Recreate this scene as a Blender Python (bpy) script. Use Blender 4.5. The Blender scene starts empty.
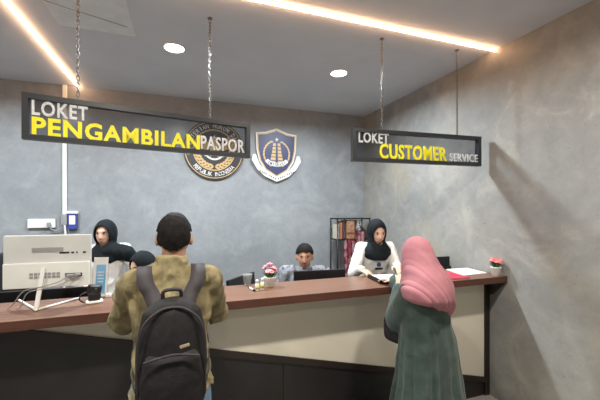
import bpy, bmesh, math, random
from mathutils import Vector, Matrix, noise, Quaternion
random.seed(7)
PI = math.pi
# ------------------------------------------------------------------ camera, world, lights, exposure
CAMZ = 1.65; FPX = 332.5; YAW = math.radians(19.39); HOR = 209.0
scn = bpy.context.scene
col = scn.collection
cd = bpy.data.cameras.new('camera'); cam = bpy.data.objects.new('camera', cd); col.objects.link(cam)
cam.location = (0, 0, CAMZ); cam.rotation_euler = (PI/2, 0, -YAW)
cd.sensor_width = 36; cd.lens = 36*FPX/600; cd.shift_y = (HOR-200)/600; cd.clip_start = 0.05
scn.camera = cam
w = bpy.data.worlds.new('world'); scn.world = w; w.use_nodes = True
w.node_tree.nodes['Background'].inputs[0].default_value = (0.75, 0.85, 1, 1)
w.node_tree.nodes['Background'].inputs[1].default_value = 0.3
scn.view_settings.view_transform = 'Standard'; scn.view_settings.look = 'None'
scn.view_settings.gamma = 1; scn.view_settings.use_curve_mapping = False
scn.view_settings.exposure = 0.62
DOWNLIGHT_W = 37; FRONT_W = 24; STRIP_E = 26
ROOM_X0, ROOM_X1, ROOM_Y0, ROOM_Y1, CEIL = -3.6, 2.574, -3.2, 4.40, 3.04
CT = 1.085                                        # counter top height

def ray(px): 
    u = (px-300)/FPX
    return (math.sin(YAW)+u*math.cos(YAW), math.cos(YAW)-u*math.sin(YAW))
def at(px, py, wy):                               # photo column/row on the plane y = wy
    a, b = ray(px); Z = wy/b
    return Vector((Z*a, wy, CAMZ-(py-HOR)/FPX*Z))
def atz(px, py, z):                               # on the plane z
    Z = (CAMZ-z)*FPX/(py-HOR); a, b = ray(px)
    return Vector((Z*a, Z*b, z))

# ------------------------------------------------------------------ materials
def mat(name, c, rough=0.6, metal=0.0, c2=None, scale=8, detail=4, bump=0.0, bscale=None, emit=None, estr=0,
        sheen=0, coat=0, stretch=None, lo=0.4, hi=0.6, spec=None):
    m = bpy.data.materials.new(name); m.use_nodes = True
    nt = m.node_tree; b = nt.nodes['Principled BSDF']
    b.inputs['Base Color'].default_value = (*c, 1); b.inputs['Roughness'].default_value = rough
    b.inputs['Metallic'].default_value = metal
    if spec is not None: b.inputs['Specular IOR Level'].default_value = spec
    if sheen: b.inputs['Sheen Weight'].default_value = sheen
    if coat: b.inputs['Coat Weight'].default_value = coat
    if emit:
        b.inputs['Emission Color'].default_value = (*emit, 1); b.inputs['Emission Strength'].default_value = estr
    tc = nt.nodes.new('ShaderNodeTexCoord'); mp = nt.nodes.new('ShaderNodeMapping')
    nt.links.new(tc.outputs['Object'], mp.inputs[0])
    if stretch: mp.inputs['Scale'].default_value = stretch
    n = nt.nodes.new('ShaderNodeTexNoise'); n.inputs['Scale'].default_value = scale; n.inputs['Detail'].default_value = detail
    nt.links.new(mp.outputs[0], n.inputs['Vector'])
    r = nt.nodes.new('ShaderNodeValToRGB')
    if c2 is None: c2 = tuple(x*0.92 for x in c)
    r.color_ramp.elements[0].position = lo; r.color_ramp.elements[0].color = (*c2, 1)
    r.color_ramp.elements[1].position = hi; r.color_ramp.elements[1].color = (*c, 1)
    nt.links.new(n.outputs['Fac'], r.inputs[0]); nt.links.new(r.outputs[0], b.inputs['Base Color'])
    if bump:
        n2 = nt.nodes.new('ShaderNodeTexNoise'); n2.inputs['Scale'].default_value = bscale or scale*4
        nt.links.new(mp.outputs[0], n2.inputs['Vector'])
        bp = nt.nodes.new('ShaderNodeBump'); bp.inputs['Strength'].default_value = bump; bp.inputs['Distance'].default_value = 0.01
        nt.links.new(n2.outputs['Fac'], bp.inputs['Height']); nt.links.new(bp.outputs[0], b.inputs['Normal'])
    return m

def cement(name, base, dark, light, warm=None):
    m = bpy.data.materials.new(name); m.use_nodes = True
    nt = m.node_tree; b = nt.nodes['Principled BSDF']; L = nt.links
    tc = nt.nodes.new('ShaderNodeTexCoord')
    def nz(s, d, dist=0, rough=0.6):
        n = nt.nodes.new('ShaderNodeTexNoise'); n.inputs['Scale'].default_value = s; n.inputs['Detail'].default_value = d
        n.inputs['Distortion'].default_value = dist; n.inputs['Roughness'].default_value = rough
        L.new(tc.outputs['Object'], n.inputs['Vector']); return n
    def ramp(n, lo, hi, c0, c1):
        r = nt.nodes.new('ShaderNodeValToRGB'); r.color_ramp.elements[0].position = lo; r.color_ramp.elements[1].position = hi
        r.color_ramp.elements[0].color = (*c0, 1); r.color_ramp.elements[1].color = (*c1, 1); L.new(n.outputs['Fac'], r.inputs[0]); return r
    def mix(f, a, c, blend='MIX', fv=None):
        x = nt.nodes.new('ShaderNodeMix'); x.data_type = 'RGBA'; x.blend_type = blend
        if fv is not None: x.inputs[0].default_value = fv
        else: L.new(f, x.inputs[0])
        L.new(a, x.inputs[6])
        L.new(c, x.inputs[7]); return x.outputs[2]
    a = ramp(nz(0.9, 5, 0.7), 0.38, 0.62, dark, base)
    l = ramp(nz(2.3, 8, 1.2), 0.5, 0.68, (0, 0, 0), (1, 1, 1))
    lc = nt.nodes.new('ShaderNodeRGB'); lc.outputs[0].default_value = (*light, 1)
    lf = nt.nodes.new('ShaderNodeMath'); lf.operation = 'MULTIPLY'; lf.inputs[1].default_value = 0.55; L.new(l.outputs[0], lf.inputs[0])
    o = mix(lf.outputs[0], a.outputs[0], lc.outputs[0])
    g = ramp(nz(9, 10, 0.4, 0.75), 0.3, 0.7, (0.80, 0.80, 0.80), (1.08, 1.08, 1.08))
    o = mix(None, o, g.outputs[0], 'MULTIPLY', 0.8)
    if warm:                                      # warm strip light painted into the cement colour, in broad noise patches
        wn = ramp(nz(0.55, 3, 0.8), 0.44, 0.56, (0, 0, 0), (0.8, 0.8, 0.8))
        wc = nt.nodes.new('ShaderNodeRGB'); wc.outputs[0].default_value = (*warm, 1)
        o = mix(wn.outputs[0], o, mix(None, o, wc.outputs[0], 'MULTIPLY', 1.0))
    sp = ramp(nz(30, 3, 0, 0.5), 0.27, 0.31, (0.55, 0.55, 0.55), (1, 1, 1))
    o = mix(None, o, sp.outputs[0], 'MULTIPLY', 0.5)
    L.new(o, b.inputs['Base Color'])
    b.inputs['Roughness'].default_value = 0.62
    bp = nt.nodes.new('ShaderNodeBump'); bp.inputs['Strength'].default_value = 0.25; bp.inputs['Distance'].default_value = 0.01
    L.new(nz(6, 8, 0.6).outputs['Fac'], bp.inputs['Height']); L.new(bp.outputs[0], b.inputs['Normal'])
    return m

def wood(name, c1, c2):
    m = mat(name, c1, 0.38, c2=c2, scale=5, detail=8, stretch=(0.6, 9, 9), lo=0.3, hi=0.7, bump=0.03, bscale=30)
    return m

def tinted(name, c, rough=0.05):
    m = bpy.data.materials.new(name); m.use_nodes = True
    nt = m.node_tree; nt.nodes.clear()
    out = nt.nodes.new('ShaderNodeOutputMaterial'); t = nt.nodes.new('ShaderNodeBsdfTransparent'); t.inputs[0].default_value = (*c, 1)
    g = nt.nodes.new('ShaderNodeBsdfGlossy'); g.inputs['Roughness'].default_value = rough; g.inputs[0].default_value = (.8, .8, .8, 1)
    mx = nt.nodes.new('ShaderNodeMixShader'); mx.inputs[0].default_value = 0.035
    nt.links.new(t.outputs[0], mx.inputs[1]); nt.links.new(g.outputs[0], mx.inputs[2])
    nt.links.new(mx.outputs[0], out.inputs[0])
    return m

M = {}
M['wall'] = cement('wall_cement', (0.30, 0.315, 0.33), (0.245, 0.26, 0.275), (0.37, 0.385, 0.40))
M['wallr'] = cement('wall_cement_led_warmth', (0.335, 0.325, 0.30), (0.24, 0.24, 0.235), (0.43, 0.41, 0.37), (1.08, 0.97, 0.80))  # right wall: its tan tones include painted-in warmth of the LED strip
M['ceil'] = mat('ceiling_grey_paint', (0.60, 0.61, 0.64), 0.75, c2=(0.57, 0.58, 0.61), scale=2)
M['floor'] = mat('floor_tile', (0.36, 0.34, 0.31), 0.3, c2=(0.30, 0.285, 0.26), scale=3)
M['plain'] = mat('plain_plaster', (0.45, 0.45, 0.44), 0.8, scale=3)
M['wood'] = wood('worktop_wood', (0.200, 0.104, 0.066), (0.140, 0.068, 0.043))
M['woodedge'] = wood('worktop_edge', (0.105, 0.040, 0.026), (0.075, 0.028, 0.018))
M['cream'] = mat('cream_laminate', (0.76, 0.71, 0.59), 0.5, c2=(0.72, 0.67, 0.56), scale=2)
M['blackpanel'] = mat('black_panel', (0.018, 0.017, 0.017), 0.42, c2=(0.013, 0.012, 0.012), scale=4)
M['blackwood'] = mat('dark_frame', (0.022, 0.014, 0.012), 0.45, scale=6)
M['black'] = mat('black_plastic', (0.012, 0.012, 0.014), 0.4, scale=20)
M['blackmetal'] = mat('black_metal', (0.02, 0.02, 0.022), 0.4, 0.6, scale=20)
M['chain'] = mat('chain_metal', (0.16, 0.15, 0.14), 0.4, 0.8, scale=20)
M['signframe'] = mat('sign_frame_charcoal', (0.028, 0.031, 0.036), 0.4, scale=10)
M['signpane'] = tinted('smoked_acrylic', (0.63, 0.635, 0.65), .15)
M['yellow'] = mat('yellow_letter', (0.93, 0.86, 0.02), 0.5, scale=10, c2=(0.88, 0.80, 0.02))
M['greyletter'] = mat('silver_letter', (0.78, 0.80, 0.82), 0.5, c2=(0.60, 0.62, 0.64), scale=60)
M['white'] = mat('white_plastic', (0.78, 0.78, 0.75), 0.45, scale=10)
M['silver'] = mat('silver_plastic', (0.64, 0.65, 0.64), 0.35, 0.1, scale=4)
M['silverlow'] = mat('silver_plastic_pale', (0.78, 0.80, 0.77), 0.35, 0.05, scale=4)
M['greyvent'] = mat('vent_grey', (0.30, 0.30, 0.30), 0.5, scale=30)
M['paper'] = mat('paper_white', (0.85, 0.84, 0.80), 0.7, scale=5)
M['papercol'] = mat('printed_paper_blue', (0.10, 0.36, 0.66), 0.5, c2=(0.25, 0.50, 0.74), scale=9)
M['red'] = mat('red_folder', (0.62, 0.02, 0.07), 0.45, scale=5)
M['navy'] = mat('navy_enamel', (0.035, 0.045, 0.13), 0.4, scale=10)
M['gold'] = mat('gold_paint', (0.60, 0.41, 0.19), 0.45, 0.1, scale=30)
M['charcoal'] = mat('charcoal_disc', (0.035, 0.03, 0.032), 0.5, scale=10)
M['blueplastic'] = mat('blue_plastic', (0.05, 0.06, 0.25), 0.4, scale=10)
M['skin'] = mat('skin_tan', (0.50, 0.27, 0.175), 0.55, c2=(0.45, 0.235, 0.15), scale=12)
M['skinlight'] = mat('skin_light', (0.66, 0.42, 0.31), 0.55, c2=(0.60, 0.37, 0.27), scale=12)
M['hair'] = mat('black_hair', (0.005, 0.004, 0.004), 0.8, c2=(0.010, 0.008, 0.007), scale=60, bump=0.3, bscale=120, stretch=(1, 1, .3), spec=.2)
M['lips'] = mat('lips', (0.36, 0.13, 0.10), 0.6, scale=20)
M['eyewhite'] = mat('eye_white', (0.65, 0.6, 0.57), 0.3, scale=20)
M['iris'] = mat('iris_dark', (0.015, 0.01, 0.008), 0.2, scale=20)
M['hijab'] = mat('black_hijab_cloth', (0.008, 0.011, 0.014), 0.85, scale=20, bump=0.15, bscale=60, spec=.2)
M['pink'] = mat('pink_hijab_cloth', (0.43, 0.175, 0.205), 0.8, c2=(0.37, 0.140, 0.17), scale=6, bump=0.1, bscale=120, sheen=0.1)
M['green'] = mat('green_dress_cloth', (0.046, 0.076, 0.066), 0.8, c2=(0.030, 0.052, 0.047), scale=14, bump=0.2, bscale=60, sheen=0.2)
M['whitecloth'] = mat('white_uniform_cloth', (0.76, 0.74, 0.71), 0.8, c2=(0.68, 0.66, 0.64), scale=9, bump=0.25, bscale=30)
M['olive'] = mat('olive_shirt_cloth', (0.30, 0.245, 0.125), 0.85, c2=(0.15, 0.125, 0.065), scale=15, detail=5, lo=0.36, hi=0.64, bump=0.35, bscale=45)
M['batik'] = mat('grey_patterned_uniform', (0.23, 0.235, 0.27), 0.85, c2=(0.04, 0.045, 0.07), scale=26, detail=2, lo=0.38, hi=0.46)
M['jeans'] = mat('light_blue_denim', (0.22, 0.33, 0.46), 0.85, c2=(0.15, 0.24, 0.36), scale=12, bump=0.3, bscale=90)
M['darkcloth'] = mat('dark_trouser_cloth', (0.02, 0.022, 0.028), 0.9, scale=12)
M['bag'] = mat('backpack_nylon', (0.020, 0.018, 0.020), 0.62, c2=(0.014, 0.013, 0.014), scale=30, bump=0.2, bscale=200, spec=.25)
M['strap'] = mat('backpack_webbing', (0.034, 0.028, 0.033), 0.7, scale=40, bump=0.2, bscale=200)
M['tag'] = mat('tan_tag', (0.45, 0.36, 0.25), 0.6, scale=10)
M['blossom'] = mat('pink_petals', (0.80, 0.20, 0.28), 0.6, c2=(0.85, 0.45, 0.50), scale=50)
M['blossomred'] = mat('coral_petals', (0.78, 0.14, 0.15), 0.6, c2=(0.85, 0.32, 0.30), scale=50)
M['leaf'] = mat('leaf_green', (0.08, 0.17, 0.04), 0.6, c2=(0.05, 0.11, 0.03), scale=30)
M['cloth2'] = mat('patterned_red_cloth', (0.35, 0.05, 0.08), 0.85, c2=(0.55, 0.33, 0.34), scale=14, detail=3, lo=0.45, hi=0.52)
M['bookA'] = mat('brown_binding', (0.34, 0.15, 0.08), 0.6, c2=(0.42, 0.22, 0.13), scale=25)
M['bookB'] = mat('dark_red_binding', (0.22, 0.05, 0.04), 0.6, scale=25)
M['bookC'] = mat('cream_binding', (0.55, 0.50, 0.42), 0.6, scale=25)
M['bookD'] = mat('grey_patterned_cover', (0.5, 0.48, 0.46), 0.6, c2=(0.08, 0.07, 0.08), scale=30, detail=2, lo=.48, hi=.52)
M['glass'] = tinted('clear_plastic', (0.90, 0.92, 0.92)); M['frosted'] = tinted('frosted_plastic', (0.80, 0.82, 0.82))
for n_ in list(M['frosted'].node_tree.nodes):
    if n_.type == 'BSDF_GLOSSY': n_.inputs['Roughness'].default_value = 0.9
    if n_.type == 'MIX_SHADER': n_.inputs[0].default_value = 0.18
M['lime'] = mat('yellow_green_label', (0.55, 0.58, 0.22), 0.5, scale=30)
M['lens'] = mat('lens_glass', (0.03, 0.03, 0.05), 0.05, scale=10)
def emis(name, c, s):
    m = bpy.data.materials.new(name); m.use_nodes = True; b = m.node_tree.nodes['Principled BSDF']
    b.inputs['Base Color'].default_value = (0.8, 0.8, 0.8, 1)
    b.inputs['Emission Color'].default_value = (*c, 1); b.inputs['Emission Strength'].default_value = s; return m
M['led'] = emis('led_strip_glow', (1.0, 0.56, 0.30), STRIP_E)
M['lamp'] = emis('downlight_glow', (0.88, 0.97, 1.0), 9)
M['display'] = emis('lit_display', (0.7, 0.8, 1.0), 0.8)

# ------------------------------------------------------------------ mesh helpers
def link(name, me, m=None, parent=None, smooth=True):
    o = bpy.data.objects.new(name, me); col.objects.link(o)
    if m is not None: me.materials.append(M[m] if isinstance(m, str) else m)
    if smooth: me.polygons.foreach_set('use_smooth', [True]*len(me.polygons))
    if parent is not None: o.parent = parent
    return o
def obj(name, bm, m=None, parent=None, smooth=False):
    bmesh.ops.recalc_face_normals(bm, faces=bm.faces)
    me = bpy.data.meshes.new(name); bm.to_mesh(me); bm.free(); return link(name, me, m, parent, smooth)
def tag(o, label=None, cat=None, group=None, kind=None):
    if label: o['label'] = label
    if cat: o['category'] = cat
    if group: o['group'] = group
    if kind: o['kind'] = kind
    return o
def thing(name, label, cat, loc=(0, 0, 0), rz=0, group=None):
    o = bpy.data.objects.new(name, None); col.objects.link(o); o.location = loc; o.rotation_euler = (0, 0, rz)
    o.empty_display_size = 0.1
    return tag(o, label, cat, group)
def copy_tree(o, parent=None):
    c = o.copy(); col.objects.link(c)
    if parent is not None: c.parent = parent
    for ch in list(o.children): copy_tree(ch, c)
    return c
def box(bm, c, s, rot=None, bev=0):
    b2 = bmesh.new(); bmesh.ops.create_cube(b2, size=1)
    bmesh.ops.scale(b2, vec=s, verts=b2.verts)
    if bev: bmesh.ops.bevel(b2, geom=b2.edges[:], offset=bev, segments=2, affect='EDGES', profile=.7)
    if rot is not None: bmesh.ops.rotate(b2, matrix=rot, verts=b2.verts)
    bmesh.ops.translate(b2, vec=c, verts=b2.verts)
    merge(bm, b2)
def merge(bm, b2):
    me = bpy.data.meshes.new('t'); b2.to_mesh(me); b2.free(); bm.from_mesh(me); bpy.data.meshes.remove(me)
def bx(x0, x1, y0, y1, z0, z1, bev=0, bm=None):
    bm = bm or bmesh.new(); box(bm, ((x0+x1)/2, (y0+y1)/2, (z0+z1)/2), (x1-x0, y1-y0, z1-z0), None, bev); return bm
def prism(pts, depth_vec, bm=None):
    bm = bm or bmesh.new(); d = Vector(depth_vec)
    a = [bm.verts.new(Vector(p)) for p in pts]; b = [bm.verts.new(Vector(p)+d) for p in pts]
    n = len(pts); bm.faces.new(a); bm.faces.new(b[::-1])
    for i in range(n): bm.faces.new((a[i], b[i], b[(i+1) % n], a[(i+1) % n]))
    return bm
def frame_of(d):
    d = d.normalized(); up = Vector((0, 0, 1)) if abs(d.z) < 0.95 else Vector((1, 0, 0))
    s = d.cross(up).normalized(); return s, s.cross(d).normalized()
def tube(bm, pts, r, n=8, closed=False):
    pts = [Vector(p) for p in pts]; rings = []; N = len(pts)
    rr = r if isinstance(r, (list, tuple)) else [r]*N
    s = None
    for i, p in enumerate(pts):
        if closed: d = pts[(i+1) % N]-pts[i-1]
        else: d = pts[min(i+1, N-1)]-pts[max(i-1, 0)]
        if s is None: s, u = frame_of(d)
        else:
            d = d.normalized(); s = (s-d*s.dot(d)).normalized(); u = s.cross(d)
        rings.append([bm.verts.new(p+rr[i]*(math.cos(2*PI*k/n)*s+math.sin(2*PI*k/n)*u)) for k in range(n)])
    for i in range(N if closed else N-1):
        a, b = rings[i], rings[(i+1) % N]
        for k in range(n): bm.faces.new((a[k], a[(k+1) % n], b[(k+1) % n], b[k]))
    if not closed: bm.faces.new(rings[0][::-1]); bm.faces.new(rings[-1])
    return bm
def smooth_path(pts, n=6):
    pts = [Vector(p) for p in pts]; out = []
    P = [pts[0]]+pts+[pts[-1]]
    for i in range(1, len(P)-2):
        for k in range(n):
            t = k/n; a, b, c, d = P[i-1], P[i], P[i+1], P[i+2]
            out.append(0.5*((2*b)+(c-a)*t+(2*a-5*b+4*c-d)*t*t+(-a+3*b-3*c+d)*t**3))
    out.append(pts[-1]); return out
def ribbon(bm, pts, w, th, wdir):
    pts = [Vector(p) for p in pts]; rings = []
    for i, p in enumerate(pts):
        d = (pts[min(i+1, len(pts)-1)]-pts[max(i-1, 0)]).normalized()
        s = Vector(wdir); s = (s-d*s.dot(d)).normalized(); u = d.cross(s)
        rings.append([bm.verts.new(p+a*s*w/2+b*u*th/2) for a, b in ((-1, -1), (1, -1), (1, 1), (-1, 1))])
    for a, b in zip(rings, rings[1:]):
        for k in range(4): bm.faces.new((a[k], a[(k+1) % 4], b[(k+1) % 4], b[k]))
    bm.faces.new(rings[0][::-1]); bm.faces.new(rings[-1]); return bm
def lathe(bm, prof, c=(0, 0, 0), n=24, sx=1, sy=1):
    c = Vector(c); rings = []
    for r, z in prof: rings.append([bm.verts.new(c+Vector((sx*r*math.cos(2*PI*k/n), sy*r*math.sin(2*PI*k/n), z))) for k in range(n)])
    for a, b in zip(rings, rings[1:]):
        for k in range(n): bm.faces.new((a[k], a[(k+1) % n], b[(k+1) % n], b[k]))
    bm.faces.new(rings[0][::-1]); bm.faces.new(rings[-1]); return bm
def sgn(v, e): return math.copysign(abs(v)**e, v)
def sell(bm, c, r, e=1.0, rot=None, nu=24, nv=14):      # superellipsoid; e<1 boxier
    c = Vector(c); rings = []
    def P(a, t):
        v = Vector((r[0]*sgn(math.cos(t), e)*sgn(math.cos(a), e), r[1]*sgn(math.cos(t), e)*sgn(math.sin(a), e), r[2]*sgn(math.sin(t), e)))
        return c+(rot @ v if rot is not None else v)
    for j in range(1, nv):
        t = -PI/2+PI*j/nv
        rings.append([bm.verts.new(P(2*PI*k/nu, t)) for k in range(nu)])
    for a, b in zip(rings, rings[1:]):
        for k in range(nu): bm.faces.new((a[k], a[(k+1) % nu], b[(k+1) % nu], b[k]))
    lo = bm.verts.new(P(0, -PI/2)); hi = bm.verts.new(P(0, PI/2))
    for k in range(nu):
        bm.faces.new((lo, rings[0][(k+1) % nu], rings[0][k])); bm.faces.new((hi, rings[-1][k], rings[-1][(k+1) % nu]))
    return bm
def cone(bm, p0, p1, r0, r1, n=16):                   # round-ended tapering limb
    p0, p1 = Vector(p0), Vector(p1)
    sell(bm, p0, (r0,)*3, nu=14, nv=10); sell(bm, p1, (r1,)*3, nu=14, nv=10)
    if (p1-p0).length > 1e-4: tube(bm, [p0, p1], [r0, r1], n)
    return bm
def limb(bm, pts, rs):
    for a, b, r0, r1 in zip(pts, pts[1:], rs, rs[1:]): cone(bm, a, b, r0, r1)
    return bm
def loft(bm, rings, n=28):                            # rings: (centre, rx, ry)
    R = []
    for c, rx, ry in rings:
        c = Vector(c); R.append([bm.verts.new(c+Vector((rx*math.cos(2*PI*k/n), ry*math.sin(2*PI*k/n), 0))) for k in range(n)])
    for a, b in zip(R, R[1:]):
        for k in range(n): bm.faces.new((a[k], a[(k+1) % n], b[(k+1) % n], b[k]))
    bm.faces.new(R[0][::-1]); bm.faces.new(R[-1]); return bm
def remesh(name, bm, m, parent, voxel=0.007, sm=3, wrinkle=0, wfreq=(9, 9, 4), cut=None, solid=0, seed=0):
    bmesh.ops.recalc_face_normals(bm, faces=bm.faces)
    me = bpy.data.meshes.new(name); bm.to_mesh(me); bm.free()
    o = bpy.data.objects.new(name, me); col.objects.link(o)
    r = o.modifiers.new('r', 'REMESH'); r.mode = 'VOXEL'; r.voxel_size = voxel
    if sm: s = o.modifiers.new('s', 'SMOOTH'); s.iterations = sm; s.factor = 0.6
    dg = bpy.context.evaluated_depsgraph_get(); m2 = bpy.data.meshes.new_from_object(o.evaluated_get(dg))
    bpy.data.objects.remove(o); bpy.data.meshes.remove(me)
    if wrinkle or cut:
        b = bmesh.new(); b.from_mesh(m2); b.normal_update()
        if wrinkle:
            for v in b.verts:
                p = v.co; q = Vector((p.x*wfreq[0]+seed, p.y*wfreq[1], p.z*wfreq[2]))
                q2 = q + Vector((noise.noise(q*0.8), noise.noise(q*0.8+Vector((5, 1, 3))), 0))*0.9
                d = 1-2*abs(noise.noise(q2)); d2 = noise.noise(q2*2.3)
                v.co = p+v.normal*wrinkle*(d*d*1.2-0.7+0.5*d2)
        if cut:
            bmesh.ops.delete(b, geom=[v for v in b.verts if cut(v.co)], context='VERTS')
        if solid:
            b.normal_update()
            bmesh.ops.solidify(b, geom=b.faces[:], thickness=solid)
        b.to_mesh(m2); b.free()
    m2.materials.clear()
    return link(name, m2, m, parent, True)
def text_mesh(body, w, h, depth=0.004, bold=0.0, spacing=1.0):     # raised lettering in the XZ plane, lower-left at the origin, reading towards -Y
    cu = bpy.data.curves.new('t', 'FONT'); cu.body = body; cu.size = 1; cu.extrude = 0.001; cu.offset = bold; cu.space_character = spacing
    cu.resolution_u = 3
    o = bpy.data.objects.new('t', cu); col.objects.link(o)
    dg = bpy.context.evaluated_depsgraph_get(); me = bpy.data.meshes.new_from_object(o.evaluated_get(dg))
    bpy.data.objects.remove(o); bpy.data.curves.remove(cu)
    xs = [v.co.x for v in me.vertices]; ys = [v.co.y for v in me.vertices]
    x0, x1, y0, y1 = min(xs), max(xs), min(ys), max(ys)
    for v in me.vertices:
        z = v.co.z
        v.co = Vector(((v.co.x-x0)/(x1-x0)*w, -depth/2 if z > 0 else depth/2, (v.co.y-y0)/(y1-y0)*h))
    me.materials.clear(); return me
def text_into(bm, body, w, h, mtx, **k):
    me = text_mesh(body, w, h, **k); me.transform(mtx); bm.from_mesh(me); bpy.data.meshes.remove(me)

# ------------------------------------------------------------------ the setting
def struct(name, bm, m): return tag(obj(name, bm, m), kind='structure')
X0, X1, Y0, Y1 = ROOM_X0, ROOM_X1, ROOM_Y0, ROOM_Y1
struct('floor', bx(X0-.1, X1+.1, Y0-.1, Y1+.1, -0.1, 0), 'floor')
struct('ceiling', bx(X0-.1, X1+.1, Y0-.1, Y1+.1, CEIL, CEIL+.1), 'ceil')
struct('wall_back', bx(X0-.1, X1+.1, Y1, Y1+.1, 0, CEIL), 'wall')
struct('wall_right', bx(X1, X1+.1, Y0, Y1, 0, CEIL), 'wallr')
struct('wall_left', bx(X0-.1, X0, Y0, Y1, 0, CEIL), 'plain')
struct('wall_front', bx(X0-.1, X1+.1, Y0-.1, Y0, 0, CEIL), 'plain')
# ceiling access panel with its slot
t = thing('ceiling_hatch', 'pale grey access panel with a thin slot, in the ceiling beside the left light strip', 'ceiling panel', (-0.62, 2.6, CEIL))
obj('panel', bx(-.26, .26, -.36, .36, -.006, 0.0), mat('hatch_paint', (0.74, 0.74, 0.74), 0.7), t)
b = bmesh.new(); ribbon(b, [(-.25, .04, -.007), (.22, .22, -.007)], .008, .004, (0, 1, 0)); obj('slot', b, 'greyvent', t)

# light strips
def strip(label, a, b_):
    a, b_ = Vector(a), Vector(b_); t = thing('led_strip', label, 'light strip', tuple((a+b_)/2), 0, None)
    d = b_-a; horiz = abs(d.x) > abs(d.y); L = max(abs(d.x), abs(d.y))/2
    ch = bmesh.new(); g = bmesh.new()
    if horiz: box(ch, (0, 0, -.002), (2*L, .020, .004)); box(g, (0, 0, -.011), (2*L, .006, .015))
    else: box(ch, (0, 0, -.002), (.020, 2*L, .004)); box(g, (0, 0, -.011), (.006, 2*L, .015))
    obj('channel', ch, 'white', t); obj('light_tube', g, 'led', t)
strip('long warm light strip across the ceiling above the counter, ending at the right wall', (-1.10, 2.167, CEIL), (X1-.002, 2.167, CEIL))
strip('warm glowing light strip on the left of the ceiling, ending above the white wall conduit', (-1.115, 2.19, CEIL), (-1.115, Y1-.002, CEIL))

def downlight(label, x, y, watts=DOWNLIGHT_W, tint=(0.84, 0.94, 1.0)):
    t = thing('downlight', label, 'ceiling light', (x, y, CEIL), 0, 'round ceiling downlights')
    b = bmesh.new(); lathe(b, [(.092, 0), (.094, -.006), (.088, -.010), (.080, -.008), (.079, -.003)]); obj('rim', b, 'white', t, True)
    b = bmesh.new(); lathe(b, [(.079, -.003), (.079, -.007)]); obj('diffuser', b, 'lamp', t)
    ld = bpy.data.lights.new('lamp_light', 'AREA'); ld.shape = 'DISK'; ld.size = .14; ld.energy = watts; ld.color = tint
    ld.spread = math.radians(165)
    lo = bpy.data.objects.new('lamp_light', ld); col.objects.link(lo); lo.parent = t; lo.location = (0, 0, -.014)
downlight('bright round ceiling downlight above the left hanging sign, over the clerks', -0.07, 3.06)
downlight('bright round ceiling downlight above the left end of the right-hand hanging sign', 1.50, 3.07)
for i, (x, y) in enumerate(((-1.75, 3.07), (-0.07, 0.9), (1.5, 0.9), (-1.75, 0.9), (-0.07, -1.2), (1.5, -1.2))):
    downlight('round ceiling downlight outside the picture, lighting the waiting side of the counter', x, y, DOWNLIGHT_W if y > 2 else FRONT_W if y > 0 else FRONT_W*.25, (0.84, 0.94, 1.0) if y > 2 else (1.0, 0.93, 0.82))

# ------------------------------------------------------------------ the counter
FY = 2.24
t = thing('service_counter', 'long service counter with brown wooden top and cream and black slanted front panels', 'counter', (0, 2.3, 0))
def lc(o): o.location = (0, -2.3, 0); return o
LX = -3.0; RX = X1-.002
b = bx(LX, RX, 2.063, 2.48, CT-.05, CT, .002)
top = lc(obj('worktop', b, 'wood', t))
lc(obj('edge_band', bx(LX, RX, 2.058, 2.064, CT-.052, CT-.001), 'woodedge', t))
def zl(x): return 0.99-(x+0.86)*0.2445                     # the slanting joint between cream and black
xs = -1.1
rx = at(484, 300, FY).x
lc(obj('cream_front_panel', prism([(xs, FY, CT-.052), (rx, FY, CT-.052), (rx, FY, zl(rx))], (0, .02, 0)), 'cream', t))
sx_ = at(283, 380, FY).x
lc(obj('black_base_panel', prism([(LX, FY, .06), (sx_-.004, FY, .06), (sx_-.004, FY, zl(sx_)-.04), (xs, FY, CT-.06), (LX, FY, CT-.06)], (0, .02, 0)), 'blackpanel', t))
lc(obj('black_base_panel', prism([(sx_+.004, FY, .06), (rx, FY, .06), (rx, FY, zl(rx)-.03), (sx_+.004, FY, zl(sx_)-.04)], (0, .02, 0)), 'blackpanel', t))
lc(obj('seam', bx(sx_-.006, sx_+.006, FY+.006, FY+.02, .06, zl(sx_)-.04), 'blackwood', t))
lc(obj('slanted_rail', prism([(xs-.05, FY-.012, zl(xs-.05)+.004), (rx, FY-.012, zl(rx)), (rx, FY-.012, zl(rx)-.045), (xs-.05, FY-.012, zl(xs-.05)-.045)], (0, .032, 0)), 'blackwood', t))
lc(obj('plinth', bx(LX, RX, FY+.004, FY+.03, 0, .06), 'blackwood', t))
lc(obj('end_post', bx(rx, RX, FY-.012, 2.47, 0, CT-.052), 'blackwood', t))
lc(obj('end_bracket', prism([(RX-.02, 2.07, CT-.054), (RX-.02, FY-.012, CT-.054), (RX-.02, FY-.012, .90), (RX-.02, 2.195, .90)], (.02, 0, 0)), 'blackwood', t))
lc(obj('back_panel', bx(LX, rx, 2.40, 2.42, 0, CT-.052), 'blackwood', t))

# lower staff desk behind
t = thing('staff_desk', 'low dark staff desk behind the service counter', 'desk', (0.6, 2.78, 0))
obj('desktop', bx(-2.4, .90, -.27, .27, .72, .75, .002), 'blackwood', t)
for x in (-2.3, -.7, .85): obj('leg', bx(x-.02, x+.02, -.25, .25, 0, .72), 'blackmetal', t)

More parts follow.
